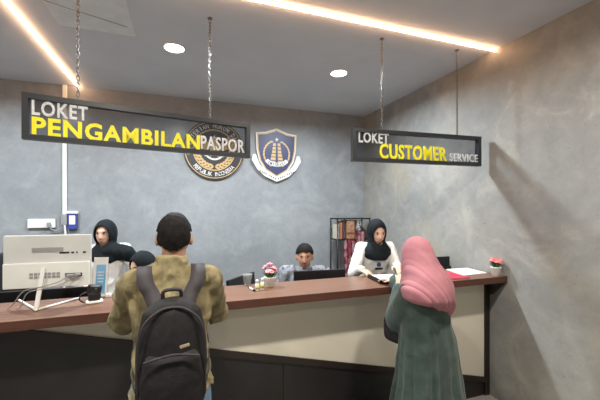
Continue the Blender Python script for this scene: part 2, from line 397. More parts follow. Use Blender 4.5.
# ------------------------------------------------------------------ hanging signs
def make_sign(name, label, A, B, ztop, h, chains, texts):
    A, B = Vector(A), Vector(B); L = (B-A).length; rz = math.atan2(B.y-A.y, B.x-A.x)
    t = thing(name, label, 'hanging sign', (A.x, A.y, ztop-h), rz)
    fw = .030
    b = bx(0, L, -.022, .022, h-fw, h); bx(0, L, -.022, .022, 0, fw, bm=b); bx(0, fw, -.022, .022, fw, h-fw, bm=b); bx(L-fw, L, -.022, .022, fw, h-fw, bm=b)
    obj('frame', b, 'signframe', t)
    obj('acrylic_pane', bx(fw, L-fw, -.002, .002, fw, h-fw), 'signpane', t)
    def frac(px):
        a, b2 = ray(px); d = B-A               # A + s d  on the ray
        s = (a*A.y-b2*A.x)/(b2*d.x-a*d.y); return s*L
    for body, p0, p1, f0, f1, m, bold in texts:
        x0, x1 = frac(p0), frac(p1)
        me = text_mesh(body, x1-x0, (f1-f0)*h, .006, bold, 1.10); o = link('lettering', me, m, t, False)
        o.location = (x0, -.010, h*(1-f1))
        tag(o, label=('yellow' if m == 'yellow' else 'silver')+' letters '+body)
    for px in chains:
        x = frac(px); b = bmesh.new(); z = h; k = 0; pitch = .024
        top_z = CEIL-(ztop-h)
        while z+pitch*1.3 < top_z:
            pts = []
            for j in range(10):
                a = 2*PI*j/10; u = .008*math.cos(a); v = .015*math.sin(a)+(.004 if math.sin(a) > 0 else -.004)
                pts.append((x+(u if k % 2 else 0), (0 if k % 2 else u), z+.016+v))
            tube(b, pts, .0026, 5, True); z += pitch; k += 1
        lathe(b, [(.018, top_z), (.018, top_z-.006), (.004, top_z-.012)], (x, 0, 0), 12)
        tube(b, [(x, 0, h-.004), (x, 0, h+.010)], .004, 6)
        obj('chain', b, 'chain', t, True)
make_sign('passport_sign', 'black framed hanging sign with yellow PENGAMBILAN lettering, left of the two signs', (-.854, 2.285), (.485, 2.565), 2.305, .262, (78, 210), [
    ('LOKET', 32, 88, .13, .46, 'greyletter', .022), ('PENGAMBILAN', 32, 199.5, .49, .90, 'yellow', .032), ('PASPOR', 200.5, 244, .49, .86, 'greyletter', .016)])
make_sign('customer_service_sign', 'black framed hanging sign with yellow CUSTOMER lettering, right of the two signs', (1.262, 2.35), (2.50, 2.27), 2.292, .262, (382, 457), [
    ('LOKET', 358, 388, .10, .43, 'greyletter', .022), ('CUSTOMER', 379, 446, .42, .90, 'yellow', .028), ('SERVICE', 449, 477, .61, .87, 'greyletter', .016)])

# ------------------------------------------------------------------ wall emblems
WY = Y1
def poly2(bm, pts, y0, y1):       # flat figure in XZ with thickness y0..y1
    return prism([(p[0], y0, p[1]) for p in pts], (0, y1-y0, 0), bm)
def circ(r, n=40, cx=0, cz=0): return [(cx+r*math.cos(2*PI*k/n), cz+r*math.sin(2*PI*k/n)) for k in range(n)]
def ring(bm, r0, r1, y0, y1, a0=0, a1=2*PI, n=60, cx=0, cz=0):
    for k in range(n):
        a = a0+(a1-a0)*k/n; c = a0+(a1-a0)*(k+1)/n
        poly2(bm, [(cx+r0*math.cos(a), cz+r0*math.sin(a)), (cx+r1*math.cos(a), cz+r1*math.sin(a)), (cx+r1*math.cos(c), cz+r1*math.sin(c)), (cx+r0*math.cos(c), cz+r0*math.sin(c))], y0, y1)
    return bm
def leafp(cx, cz, ang, L, W):
    pts = [(L*math.cos(a), W*math.sin(a)) for a in [2*PI*k/10 for k in range(10)]]
    return [(cx+p[0]*math.cos(ang)-p[1]*math.sin(ang), cz+p[0]*math.sin(ang)+p[1]*math.cos(ang)) for p in pts]
def arc_text(bm, body, r, h, mid, span, y, flip=False, wfac=.66, bold=.006):
    n = len(body)
    for i, ch in enumerate(body):
        if ch == ' ': continue
        f = (i+.5)/n-.5
        a = mid+(f if flip else -f)*span
        w_ = h*wfac*(.28 if ch == 'I' else 1)
        rr = r
        rot = (a+PI/2) if flip else (a-PI/2)
        me = text_mesh(ch, w_, h, .004, bold)
        me.transform(Matrix.Translation((-w_/2, 0, -h/2)))
        me.transform(Matrix.Translation((rr*math.cos(a), y, rr*math.sin(a))) @ Matrix.Rotation(-rot, 4, 'Y'))
        bm.from_mesh(me); bpy.data.meshes.remove(me)
# round emblem
c = at(213.5, 150.5, WY); xr = at(243.5, 150, WY).x; xl = at(183, 150, WY).x; R = (xr-xl)/2
t = thing('round_emblem', 'round dark wall emblem with gold wreath, half covered by the left hanging sign', 'emblem', ((xl+xr)/2, WY, c.z))
b = bmesh.new(); poly2(b, circ(R, 64), -.03, -.001); obj('disc', b, 'charcoal', t)
b = bmesh.new(); ring(b, R*.93, R*.955, -.033, -.029); obj('outer_ring', b, 'gold', t); b = bmesh.new(); ring(b, R*.66, R*.70, -.034, -.029); obj('inner_ring', b, 'gold', t)
b = bmesh.new(); arc_text(b, 'REPUBLIK INDONESIA', R*.815, R*.14, -PI/2, 1.75, -.032, True)
arc_text(b, 'KEMENTERIAN HUKUM DAN HAM', R*.815, R*.14, PI/2, 3.6, -.032); obj('lettering', b, 'white', t)
for s in (-1, 1):
    b = bmesh.new()
    for k in range(11):
        a = -PI/2+s*(.18+k*.21)
        for q in (-1, 1):
            poly2(b, leafp(R*(.565+q*.045)*math.cos(a), R*(.565+q*.045)*math.sin(a), a+s*(PI/2-q*.5), R*.085, R*.035), -.034, -.029)
    obj('wreath', b, 'gold', t)
b = bmesh.new()                                            # winged figure with a scroll
poly2(b, [(0, -.02), (.04, -.03), (.07, .02), (.06, .08), (.02, .13), (-.02, .13), (-.06, .08), (-.07, .02), (-.04, -.03)], -.036, -.029)
for s in (-1, 1):
    for k in range(5): poly2(b, leafp(s*(.075+.014*k), .045-.012*k+.02, s*(1.1-.18*k)+(PI if s < 0 else 0), .05, .011), -.036, -.029)
    poly2(b, leafp(s*.03, -.055, s*-.9, .035, .010), -.036, -.029)
bmesh.ops.scale(b, vec=(R/.42*1.15, 1, R/.42*1.15), verts=b.verts)
obj('winged_figure', b, 'gold', t)
b = bmesh.new(); ring(b, R*.30, R*.36, -.036, -.03, PI+.5, 2*PI-.5, 14, 0, R*.02); 
for s in (-1, 1): poly2(b, leafp(s*R*.22, -R*.14, -s*.7, R*.13, R*.03), -.036, -.03)
obj('scroll', b, 'white', t)
b = bmesh.new(); poly2(b, [(R*.09*(1 if k % 2 == 0 else .42)*math.cos(PI/2+k*PI/5), R*.42+R*.09*(1 if k % 2 == 0 else .42)*math.sin(PI/2+k*PI/5)) for k in range(10)], -.036, -.03); obj('star', b, 'white', t)

# shield emblem
cx_ = at(276, 155, WY); sw = (at(297, 155, WY).x-at(255, 155, WY).x)/2; zt = at(276, 129, WY).z; zb = at(276, 182, WY).z; sh = (zt-zb)/2
t = thing('shield_emblem', 'navy blue shield wall emblem with gold twin towers and a white scroll', 'emblem', (cx_.x, WY, (zt+zb)/2))
def shield(k): 
    pts = [(-1, .80), (-.55, .84), (0, 1.0), (.55, .84), (1, .80), (.97, .2), (.84, -.25), (.55, -.60), (0, -.86), (-.55, -.60), (-.84, -.25), (-.97, .2)]
    return [(p[0]*sw*.96*k, (p[1]-.07)*sh*k+.07*sh) for p in pts]
b = bmesh.new(); poly2(b, shield(1.0), -.03, -.012); obj('border', b, 'white', t)
b = bmesh.new(); poly2(b, shield(.95), -.033, -.029); obj('gold_line', b, 'gold', t)
b = bmesh.new(); poly2(b, shield(.89), -.036, -.031); obj('field', b, 'navy', t)
b = bmesh.new(); 
for s in (-1, 1):
    poly2(b, [(s*.04*sw, .43*sh), (s*.16*sw, .45*sh), (s*.22*sw, .1*sh), (s*.30*sw, -.2*sh), (s*.34*sw, -.32*sh), (s*.06*sw, -.32*sh)][::s], -.039, -.035)
obj('towers', b, 'gold', t)
b = bmesh.new()
for k in range(5):
    z = (.33-.13*k)*sh
    for s in (-1, 1): poly2(b, [(s*.03*sw, z), (s*(.26+.03*k)*sw, z), (s*(.26+.03*k)*sw, z-.03*sh), (s*.03*sw, z-.03*sh)], -.041, -.038)
obj('tower_lines', b, 'navy', t)
for s in (-1, 1):
    b = bmesh.new()
    for k in range(10):
        a = -PI/2+s*(.55+k*.24)
        poly2(b, leafp(.60*sw*math.cos(a), .04*sh+.60*sw*math.sin(a), a+s*PI/2+.3*s, .085*sw, .04*sw), -.039, -.035)
    obj('wreath', b, 'gold', t)
b = bmesh.new(); poly2(b, [(.10*sw*(1 if k % 2 == 0 else .42)*math.cos(PI/2+k*PI/5), .58*sh+.10*sw*(1 if k % 2 == 0 else .42)*math.sin(PI/2+k*PI/5)) for k in range(10)], -.040, -.035); obj('star', b, 'white', t)
b = bmesh.new(); ring(b, .62*sw, .80*sw, -.043, -.038, -PI/2-.75, -PI/2+.75, 12, 0, .22*sh); obj('inner_ribbon', b, 'white', t)
b = bmesh.new()
me_b = bmesh.new(); arc_text(me_b, 'IMIGRASI', .71*sw, .13*sw, -PI/2, 1.25, -.045, True); 
for v in me_b.verts: v.co.z += .22*sh
merge(b, me_b); obj('lettering', b, 'navy', t)
b = bmesh.new()
for q in (-1, 1):
    poly2(b, [(q*1.10*sw, -.02*sh), (q*.97*sw, .0*sh), (q*.80*sw, -.36*sh), (q*.52*sw, -.62*sh), (0, -.84*sh), (0, -1.0*sh), (q*.57*sw, -.80*sh), (q*.90*sw, -.56*sh), (q*1.16*sw, -.22*sh)], -.048, -.037)
sc_ = obj('scroll', b, 'white', t)
b = bmesh.new()
for s in (-1, 1):
    for k in range(9):
        f = .08+k*.092; x = s*f*.95*sw; z = (-.915+.36*f)*sh
        if k != 4: poly2(b, leafp(x, z, s*.32, .03*sw, .035*sw), -.050, -.047)
obj('scroll_marks', b, 'charcoal', t)

# ------------------------------------------------------------------ wall fittings
p = at(65.2, 200, WY)
t = thing('cable_conduit', 'tall thin white cable conduit running up the back wall behind the left sign', 'conduit', (p.x, WY, 0))
zj = at(65, 215, WY).z
obj('channel', bx(-.020, .020, -.024, -.001, zj, CEIL-.001, .003), 'white', t)
obj('coupling', bx(-.030, .026, -.034, -.001, zj-.11, zj+.01, .005), 'greyvent', t)
b = bmesh.new(); tube(b, smooth_path([(0, -.02, zj-.1), (.01, -.02, zj-.3), (-.005, -.02, .9), (0, -.02, .5)]), .012, 8); obj('cable', b, 'white', t, True)
p0 = at(28.5, 219, WY); p1 = at(56, 227.5, WY)
t = thing('socket_strip', 'white rectangular power outlet strip on the back wall beside the conduit', 'power outlet', (p0.x, WY, p1.z)); W_ = p1.x-p0.x; H_ = p0.z-p1.z
obj('housing', bx(0, W_, -.03, -.001, 0, H_, .005), 'white', t)
for k in range(3):
    b = bmesh.new(); poly2(b, circ(.026, 20, W_*(.2+.3*k), H_*.5), -.032, -.029); obj('socket', b, 'paper', t)
obj('plug', bx(W_*.72, W_*.86, -.055, -.032, .01, .06, .005), 'greyvent', t)
b = bmesh.new(); tube(b, smooth_path([(W_*.79, -.05, .02), (W_*.9, -.04, -.02), (W_*1.1, -.03, -.03), (W_*1.28, -.03, .0)]), .006, 6); obj('cable', b, 'greyvent', t, True)
p0 = at(68.5, 211, WY); p1 = at(78, 229, WY); W_ = p1.x-p0.x; H_ = p0.z-p1.z
t = thing('wall_terminal', 'small blue and white wall terminal beside the conduit', 'terminal', (p0.x, WY, p1.z))
obj('housing', bx(0, W_, -.04, -.001, 0, H_*.86, .006), 'blueplastic', t)
obj('top_cap', bx(-.008, W_+.008, -.045, -.001, H_*.86, H_, .004), 'white', t)
obj('display', bx(W_*.2, W_*.8, -.043, -.039, H_*.28, H_*.74), 'display', t)

# ------------------------------------------------------------------ rack in the corner
ry = 4.15
p = at(334.5, 218, ry); q = at(366, 218, ry); zr = p.z
t = thing('display_rack', 'black metal display rack standing in the back corner behind the clerks', 'rack', ((p.x+q.x)/2, ry, 0)); hw = (q.x-p.x)/2
for x in (-hw, -hw+.10, hw):
    for y in (-.1, .12):
        b = bmesh.new(); tube(b, [(x, y, 0), (x, y, zr)], .010, 8); obj('post', b, 'blackmetal', t, True)
zs = at(350, 238, ry).z
for z in (zr-.01, zs-.01, .7, .25): 
    b = bx(-hw, hw, -.11, .13, z-.008, z+.008); obj('shelf' if z < zr-.02 else 'top_rail', b, 'blackmetal', t)
bk = [(338.5, 2.2, 'bookC', 'cream spined', 14), (341.5, 2.4, 'bookA', 'brown spined', 16), (344.2, 2.0, 'bookB', 'dark red spined', 17), ]
for px, wpx, m, nm, hp in bk:
    a = at(px, 220, ry-.1); bw = .028; hh = hp/72
    o = obj('book', bx(-bw/2, bw/2, -.0, .15, 0, hh, .002), m); o.location = (a.x, ry-.09, zs-.001)
    tag(o, f'{nm} upright book on the top shelf of the black rack', 'book', 'books on the corner rack')
a = at(351, 228, ry-.1)
t2 = thing('box_file', 'brown box file with a gold pattern on the top shelf of the black rack', 'box', (a.x, ry-.09, zs-.001))
obj('case', bx(-.062, .062, 0, .18, 0, .25, .004), 'bookA', t2)
obj('cover_plate', bx(-.052, .052, -.003, .001, .09, .24), mat('tan_cover', (0.42, 0.26, 0.17), .6, c2=(.30, .13, .08), scale=40, detail=1), t2)
obj('band', bx(-.064, .064, -.003, .001, .065, .078), 'bookB', t2)
a = at(359.5, 228, ry-.1)
o = obj('picture_book', bx(-.035, .035, 0, .12, 0, .25, .002), 'bookD'); o.location = (a.x, ry-.09, zs-.001)
tag(o, 'black and white patterned book at the right end of the top rack shelf', 'book', 'books on the corner rack')
def hanging(label, x0, x1, z0, z1, y, m, seed):
    bm = bmesh.new(); NX, NZ = 26, 20; g = []
    for i in range(NX+1):
        rr = []
        for j in range(NZ+1):
            f = i/NX; h = j/NZ; xx = x0+(x1-x0)*f
            yy = y+.018*math.sin(f*17+seed+.8*h)*(1.1-h*.6)+.01*noise.noise(Vector((f*4, h*3, seed)))
            rr.append(bm.verts.new((xx+.01*math.sin(h*5+seed), yy, z0+(z1-z0)*h)))
        g.append(rr)
    for i in range(NX):
        for j in range(NZ): bm.faces.new((g[i][j], g[i+1][j], g[i+1][j+1], g[i][j+1]))
    bmesh.ops.solidify(bm, geom=bm.faces[:], thickness=.004)
    o = obj('hanging_cloth', bm, m, None, True); tag(o, label, 'cloth', 'cloths on the corner rack'); return o
c0, c1 = at(344.5, 240, ry-.13), at(355, 240, ry-.13)
hanging('dark red patterned cloth hanging on the left of the corner rack', c0.x, c1.x, .62, zs+.0, ry-.145, 'cloth2', 1.0)
c0, c1 = at(354, 240, ry-.17), at(364, 240, ry-.17)
hanging('pink and red patterned cloth hanging beside the clerk in white', c0.x, c1.x, .62, zs+.12, ry-.185, mat('pink_pattern_cloth', (.55, .30, .32), .85, c2=(.30, .05, .08), scale=16, detail=3, lo=.42, hi=.55), 3.0)

# ------------------------------------------------------------------ screens
def monitor(name, label, loc, rz, W_, H_, zc, tilt=0, z0=.75, roll=0):
    t = thing(name, label, 'monitor', loc, rz)      # back towards local -Y (the customers)
    R_ = Matrix.Rotation(tilt, 3, 'X') @ Matrix.Rotation(roll, 3, 'Y')
    c = Vector((0, 0, zc-z0))
    b = bmesh.new(); box(b, c, (W_, .022, H_), R_, .006); obj('housing', b, 'black', t)
    b = bmesh.new(); box(b, c+R_ @ Vector((0, -.02, -.02)), (W_*.5, .03, H_*.5), R_, .01); obj('back_cover', b, 'black', t)
    b = bmesh.new(); box(b, c+R_ @ Vector((0, .012, 0)), (W_-.02, .003, H_-.02), R_); obj('screen', b, 'lens', t)
    b = bmesh.new(); tube(b, [(0, -.03, .008), c+Vector((0, -.03, -.04))], .018, 10); obj('stand_neck', b, 'black', t, True)
    b = bmesh.new(); lathe(b, [(.11, 0), (.11, .006), (.02, .014)], (0, -.01, 0), 24, 1, .8); obj('stand_base', b, 'black', t, True)
    return t
a, c2_ = at(293.7, 272.5, 2.66), at(346, 269, 2.60)
monitor('computer_monitor', 'black computer monitor in front of the seated man behind the counter', ((a.x+c2_.x)/2, 2.64, .75), math.radians(-6), (c2_.x-a.x), .32, 1.125-.16)
monitor('computer_monitor', 'black computer monitor turned and tilted at an angle beside the backpack man', (.455, 2.715, .75), math.radians(48), .39, .26, 1.105-.13, -.08, .75, 0)
a = at(444, 256, 2.75)
t = monitor('computer_monitor', 'black computer monitor behind the woman in the pink headscarf', (a.x-.05, 2.72, .75), math.radians(-4), .46, .30, 1.165-.15)
# its own small table
t = thing('side_table', 'small dark table behind the right end of the counter', 'table', (2.28, 2.78, 0))
obj('tabletop', bx(-.27, .28, -.25, .27, .72, .75, .002), 'blackwood', t)
for x, y in ((-.25, -.23), (.25, -.23), (-.25, .24), (.25, .24)): obj('leg', bx(x-.018, x+.018, y-.018, y+.018, 0, .72), 'blackmetal', t)

# white all-in-one computer seen from the back
pb = atz(36, 311, CT)
t = thing('desktop_computer', 'large silver-white all-in-one computer seen from behind on the counter', 'computer', (pb.x, pb.y, CT), math.radians(-3))
wy_s = 2.30
A_ = at(3, 236, wy_s); B_ = at(92, 236.5, wy_s)
def L_(v): 
    v = Vector(v)-Vector((pb.x, pb.y, CT)); return Matrix.Rotation(math.radians(3), 3, 'Z') @ v
a_ = L_(A_); b_ = L_(B_); zbot = L_(at(3, 290, wy_s)).z; ztop_ = a_.z; yy = a_.y
cx = (a_.x+b_.x)/2; W_ = b_.x-a_.x; zm = zbot+(ztop_-zbot)*.48
b = bx(cx-W_/2, cx+W_/2, yy, yy+.022, zbot, ztop_, .006); obj('screen_housing', b, 'silver', t)
b = bx(cx-W_/2+.004, cx+W_/2-.004, yy-.016, yy+.002, zbot+.004, zm, .006); obj('lower_cover', b, 'silverlow', t)
b = bx(cx-W_/2+.008, cx+W_/2-.008, yy+.021, yy+.024, zbot+.03, ztop_-.01); obj('screen', b, 'lens', t)
b = bmesh.new()
for k in range(5): bx(cx-.08, cx+.075, yy-.002, yy+.001, ztop_-.075-.006*k, ztop_-.072-.006*k, bm=b)
obj('vent', b, 'greyvent', t)
for x, w_ in ((.055, .05), (.115, .015), (.14, .008), (.175, .015)): obj('port', bx(cx+x, cx+x+w_, yy-.002, yy+.001, ztop_-.108, ztop_-.099), 'black', t)
b = bmesh.new()
for k in range(7):
    for j in range(2): bx(cx-.085+.022*k, cx-.068+.022*k, yy-.018, yy-.015, zm-.07-.018*j, zm-.056-.018*j, bm=b)
obj('label_plate', b, 'greyvent', t)
bx_ = bx(cx+.09, cx+.175, yy-.019, yy-.015, zm-.085, zm-.065); obj('socket_panel', bx_, 'black', t)
b = bmesh.new(); sell(b, (cx+.12, yy-.03, zm-.075), (.022, .012, .008), .5); sell(b, (cx+.155, yy-.03, zm-.072), (.018, .012, .007), .5); obj('plug', b, 'greyvent', t, True)
# stand: sloping bar and V shaped foot
top_ = L_(at(43.5, 268, wy_s-.03)); ft = Vector((0, 0, .006))
b = bmesh.new(); ribbon(b, [top_, top_+(ft-top_)*.5, ft], .020, .012, (1, 0, 0)); obj('stand_bar', b, 'white', t)
l2 = L_(atz(79, 299, CT)); l1 = L_(atz(19, 301, CT)); l1.z = l2.z = .006
b = bmesh.new(); tube(b, [ft, l2], .0065, 8); tube(b, [ft, l1], .0065, 8); sell(b, ft, (.008, .008, .006)); obj('stand_foot', b, 'white', t, True)
b = bmesh.new(); tube(b, smooth_path([(cx+.12, yy-.042, zm-.075), (cx+.06, yy-.045, zm-.11), (cx-.02, yy-.05, zm-.13), (cx-.10, yy-.045, zm-.15), (cx-.16, yy-.03, .03), (cx-.2, yy+.01, .006)]), .0028, 6)
tube(b, smooth_path([(cx+.155, yy-.042, zm-.075), (cx+.08, yy-.05, zm-.12), (cx, yy-.05, zm-.14), (cx-.08, yy-.05, zm-.16), (cx-.12, yy-.03, .02), (cx-.16, yy+.02, .006)]), .0025, 6); obj('cable', b, 'greyvent', t, True)

# second monitor (dark) below/behind it
a = at(20, 292, 2.62); c_ = at(74, 292, 2.62)
monitor('computer_monitor', 'low black computer monitor behind the silver-white all-in-one computer', ((a.x+c_.x)/2-.08, 2.66, .75), 0, .62, .30, a.z-.15)

# brochure stand
p = atz(100, 296.5, CT)
t = thing('leaflet_stand', 'clear upright stand holding a blue and white leaflet on the counter', 'leaflet holder', (p.x, 2.42, CT), math.radians(-12))
s_ = at(100, 257, 2.42).z-CT
R_ = Matrix.Rotation(math.radians(-8), 3, 'X')
b = bmesh.new(); box(b, R_ @ Vector((0, .006, s_/2)), (.092, .003, s_), R_); box(b, (0, .0, .002), (.092, .07, .004)); obj('acrylic_back', b, 'glass', t)
b = bmesh.new(); box(b, R_ @ Vector((0, .002, s_/2+.002)), (.086, .002, s_-.012), R_); obj('leaflet', b, 'paper', t)
b = bmesh.new(); box(b, R_ @ Vector((.004, 0, s_/2-.012)), (.058, .002, s_*.70), R_); obj('blue_print', b, 'papercol', t)
b = bmesh.new(); 
for k in range(4): box(b, R_ @ Vector((.004, -.0015, s_*.62-.02*k)), (.040-.006*(k % 2), .001, .005), R_)
obj('print_lines', b, 'paper', t)

# small black camera device
p = atz(94, 303, CT)
t = thing('webcam', 'small black desk camera with a white foot beside the leaflet stand', 'camera', (p.x, p.y+.01, CT), math.radians(15))
b = bmesh.new(); sell(b, (0, 0, .008), (.045, .035, .008), .4); obj('foot', b, 'white', t, True)
b = bmesh.new(); sell(b, (0, 0, .040), (.034, .026, .028), .5); obj('body', b, 'black', t, True)
b = bmesh.new(); sell(b, (0, .0, .082), (.038, .028, .026), .45, Matrix.Rotation(.15, 3, 'Y')); obj('camera_head', b, 'black', t, True)
b = bmesh.new(); sell(b, (0.004, -.026, .082), (.013, .006, .013)); obj('lens', b, 'lens', t, True)
b = bmesh.new(); tube(b, smooth_path([(-.03, 0, .07), (-.065, -.01, .06), (-.075, -.01, .03), (-.05, -.01, .008)]), .004, 6); obj('cable', b, 'black', t, True)
b = bmesh.new(); sell(b, (0, 0, .012), (.018, .012, .014), .6); o = obj('tissue', b, 'paper', None, True); q = atz(107.5, 298, CT); o.location = (q.x, q.y+.02, CT)
tag(o, 'crumpled white paper tissue right of the small black desk camera', 'tissue')

# ------------------------------------------------------------------ counter small things
def pot_plant(label, px, py, m, s, lab2):
    p = atz(px, py, CT); p.y += .02
    t = thing('potted_flowers', label, 'potted plant', (min(p.x, X1-.045), p.y, CT), 0, 'potted flowers on the counter')
    b = bmesh.new(); lathe(b, [(.022, 0), (.025, .002), (.033, .052), (.036, .055), (.036, .060), (.031, .060), (.029, .050)], n=20); obj('pot', b, 'white', t, True)
    b = bmesh.new(); lathe(b, [(.029, .046), (.030, .051)], n=16); obj('soil', b, 'blackwood', t)
    t.scale = (1.25, 1.25, 1.25)
    rnd = random.Random(px)
    b = bmesh.new(); st = bmesh.new()
    for k in range(26):
        a = rnd.uniform(0, 2*PI); e = rnd.uniform(.2, 1.1); L = rnd.uniform(.03, .055)
        d = Vector((math.cos(a)*math.sin(e), math.sin(a)*math.sin(e), math.cos(e)))
        base = Vector((math.cos(a)*.012, math.sin(a)*.012, .055)); 
        s1, u1 = frame_of(d); w_ = .009
        v = [base, base+d*L*.5+s1*w_+u1*.003, base+d*L, base+d*L*.5-s1*w_+u1*.003]
        vs = [b.verts.new(x) for x in v]; vs2 = [b.verts.new(x+u1*.0015) for x in v]
        b.faces.new(vs); b.faces.new(vs2[::-1])
        for i in range(4): b.faces.new((vs[i], vs2[i], vs2[(i+1) % 4], vs[(i+1) % 4]))
    obj('leaves', b, 'leaf', t)
    heads = []
    for k in range(9):
        a = 2*PI*k/8+rnd.uniform(-.2, .2); r = .029 if k < 8 else 0; z = .104+rnd.uniform(-.008, .008)+rnd.uniform(-.008, .012)+(.016 if k == 8 else 0)
        heads.append(Vector((r*math.cos(a), r*math.sin(a), z*s)))
    for h in heads: tube(st, [Vector((h.x*.2, h.y*.2, .05)), h], .0015, 5)
    obj('stems', st, 'leaf', t)
    for h in heads:
        b = bmesh.new(); 
        d = Vector((h.x, h.y, .04)).normalized(); s1, u1 = frame_of(d)
        for q in range(6):
            a = 2*PI*q/6; off = (math.cos(a)*s1+math.sin(a)*u1)
            rot = Matrix((off, d.cross(off), d)).transposed()
            sell(b, h+off*.009+d*.002, (.0095, .0070, .0045), 1, rot, 8, 6)
        sell(b, h+d*.006, (.006,)*3, 1, None, 8, 6)
        obj('blossom', b, m, t, True)
pot_plant('white pot of pink artificial flowers beside the two small bottles', 270.5, 287.5, 'blossom', 1.0, '')
pot_plant('white pot of coral flowers at the right end of the counter against the wall', 498, 276, 'blossomred', .92, '')
def bottle(label, px, py, hh):
    p = atz(px, py, CT)
    t = thing('small_bottle', label, 'bottle', (p.x, p.y+.01, CT), 0, 'small bottles on the counter')
    b = bmesh.new(); lathe(b, [(.012, 0), (.0135, .003), (.0135, hh*.62), (.008, hh*.72), (.008, hh*.76)], n=16); obj('body', b, 'paper', t, True)
    b = bmesh.new(); lathe(b, [(.0138, hh*.15), (.0138, hh*.5)], n=16); obj('label_band', b, 'lime', t, True)
    b = bmesh.new(); lathe(b, [(.0105, hh*.74), (.0105, hh*.98), (.009, hh)], n=16); obj('cap', b, 'white', t, True)
bottle('small white bottle with green label, left one of the pair beside the clear cup', 257.5, 291, .075)
bottle('small white bottle with green label, right one of the pair, next to the flower pot', 262.7, 290, .082)
p = atz(249.5, 287.5, CT)
t = thing('plastic_cup', 'clear plastic cup on the counter left of the two small bottles', 'cup', (p.x, p.y+.08, CT))
b = bmesh.new(); lathe(b, [(.024, 0), (.036, .075), (.038, .078), (.036, .078), (.034, .075), (.022, .003)], n=24); obj('cup_wall', b, 'frosted', t, True)
b = bmesh.new(); lathe(b, [(.0375, .076), (.0385, .079), (.0375, .081), (.036, .078)], n=24); obj('rim', b, 'frosted', t, True)
p = atz(248.5, 288, CT); q = atz(254.5, 291.5, CT)
t = thing('marker_pen', 'white marker pen with black ends lying beside the bottles', 'pen', tuple(p))
d = q-p; z_ = Vector((0, 0, .0065))
b = bmesh.new(); tube(b, [z_+d*.2, z_+d*.82], .006, 10); obj('barrel', b, 'paper', t, True)
b = bmesh.new(); tube(b, [z_*1, z_+d*.2], .0065, 10); obj('cap', b, 'black', t, True)
b = bmesh.new(); tube(b, [z_+d*.82, z_+d], .0065, 10); obj('end_plug', b, 'black', t, True)

# papers and folders on the right
def sheet(name, label, cat, pts, z0, th, m):
    b = prism([(x, y, 0) for x, y in pts], (0, 0, th)); o = obj(name, b, m); o.location = (0, 0, z0)
    c = Vector((sum(x for x, y in pts)/len(pts), sum(y for x, y in pts)/len(pts), 0))
    for v in o.data.vertices: v.co -= c
    o.location = (c.x, c.y, z0); return tag(o, label, cat)
sheet('paper_stack', 'large white stack of paper at the right end of the counter beside the flowers', 'paper', [(2.24, 2.19), (2.52, 2.21), (2.555, 2.46), (2.31, 2.465)], CT, .006, 'paper')
t = thing('red_folder', 'bright red folder on the counter right of the woman in pink headscarf', 'folder', (2.10, 2.22, CT), math.radians(-4))
obj('cover', bx(-.13, .105, -.13, .14, .009, .012), 'red', t); obj('back_cover', bx(-.13, .105, -.13, .14, 0, .002), 'red', t); obj('pages', bx(-.12, .10, -.125, .135, .002, .009), 'paper', t)
# open dark ring binder with papers in front of the clerk
p = atz(377, 287.5, CT)
t = thing('open_binder', 'open black ring binder with white pages in front of the standing clerk', 'binder', (1.58, 2.25, CT), math.radians(-8))
b = bx(-.17, .17, -.12, .12, 0, .006, .001); obj('cover', b, 'black', t)
obj('raised_edge', bx(-.17, -.15, -.12, .12, .006, .03, .003), 'black', t)
b = bx(-.15, .165, -.125, -.115, .006, .022, .002); obj('front_edge', b, 'black', t)
b = bmesh.new(); sell(b, (-.045, 0, .016), (.10, .112, .010), .25, nu=32); obj('page', b, 'paper', t, True)
b = bmesh.new(); sell(b, (.080, 0, .014), (.082, .112, .008), .25, nu=32); obj('page', b, 'paper', t, True)
for k in range(2):
    b = bmesh.new(); tube(b, [(.022+.016*math.cos(a), -.05+.1*k, .010+.018*math.sin(a)) for a in [PI*j/8 for j in range(9)]], .0018, 6); obj('ring', b, 'silver', t, True)

# ------------------------------------------------------------------ office chairs
def office_chair(label, x, y, rz, back_top=.95):
    t = thing('office_chair', label, 'chair', (x, y, 0), rz, 'office chairs behind the counter')     # faces local +Y
    b = bmesh.new(); sell(b, (0, 0, .425), (.23, .23, .035), .45); obj('seat', b, 'darkcloth', t, True)
    b = bmesh.new(); sell(b, (0, -.235, .45+(back_top-.45)*.58), (.21, .025, (back_top-.45)*.42), .45); obj('backrest', b, 'darkcloth', t, True)
    b = bmesh.new(); ribbon(b, smooth_path([(0, -.1, .40), (0, -.26, .44), (0, -.27, .7)]), .06, .012, (1, 0, 0)); obj('back_support', b, 'black', t)
    b = bmesh.new(); tube(b, [(0, 0, .08), (0, 0, .39)], .025, 12); obj('gas_column', b, 'blackmetal', t, True)
    for k in range(5):
        a = 2*PI*k/5; b = bmesh.new(); tube(b, [(0, 0, .10), (.27*math.cos(a), .27*math.sin(a), .065)], [.022, .014], 8); o = obj('leg', b, 'black', t, True)
        b = bmesh.new(); sell(b, (.27*math.cos(a), .27*math.sin(a), .028), (.026, .02, .028), 1, None, 12, 8); obj('caster', b, 'black', o, True)

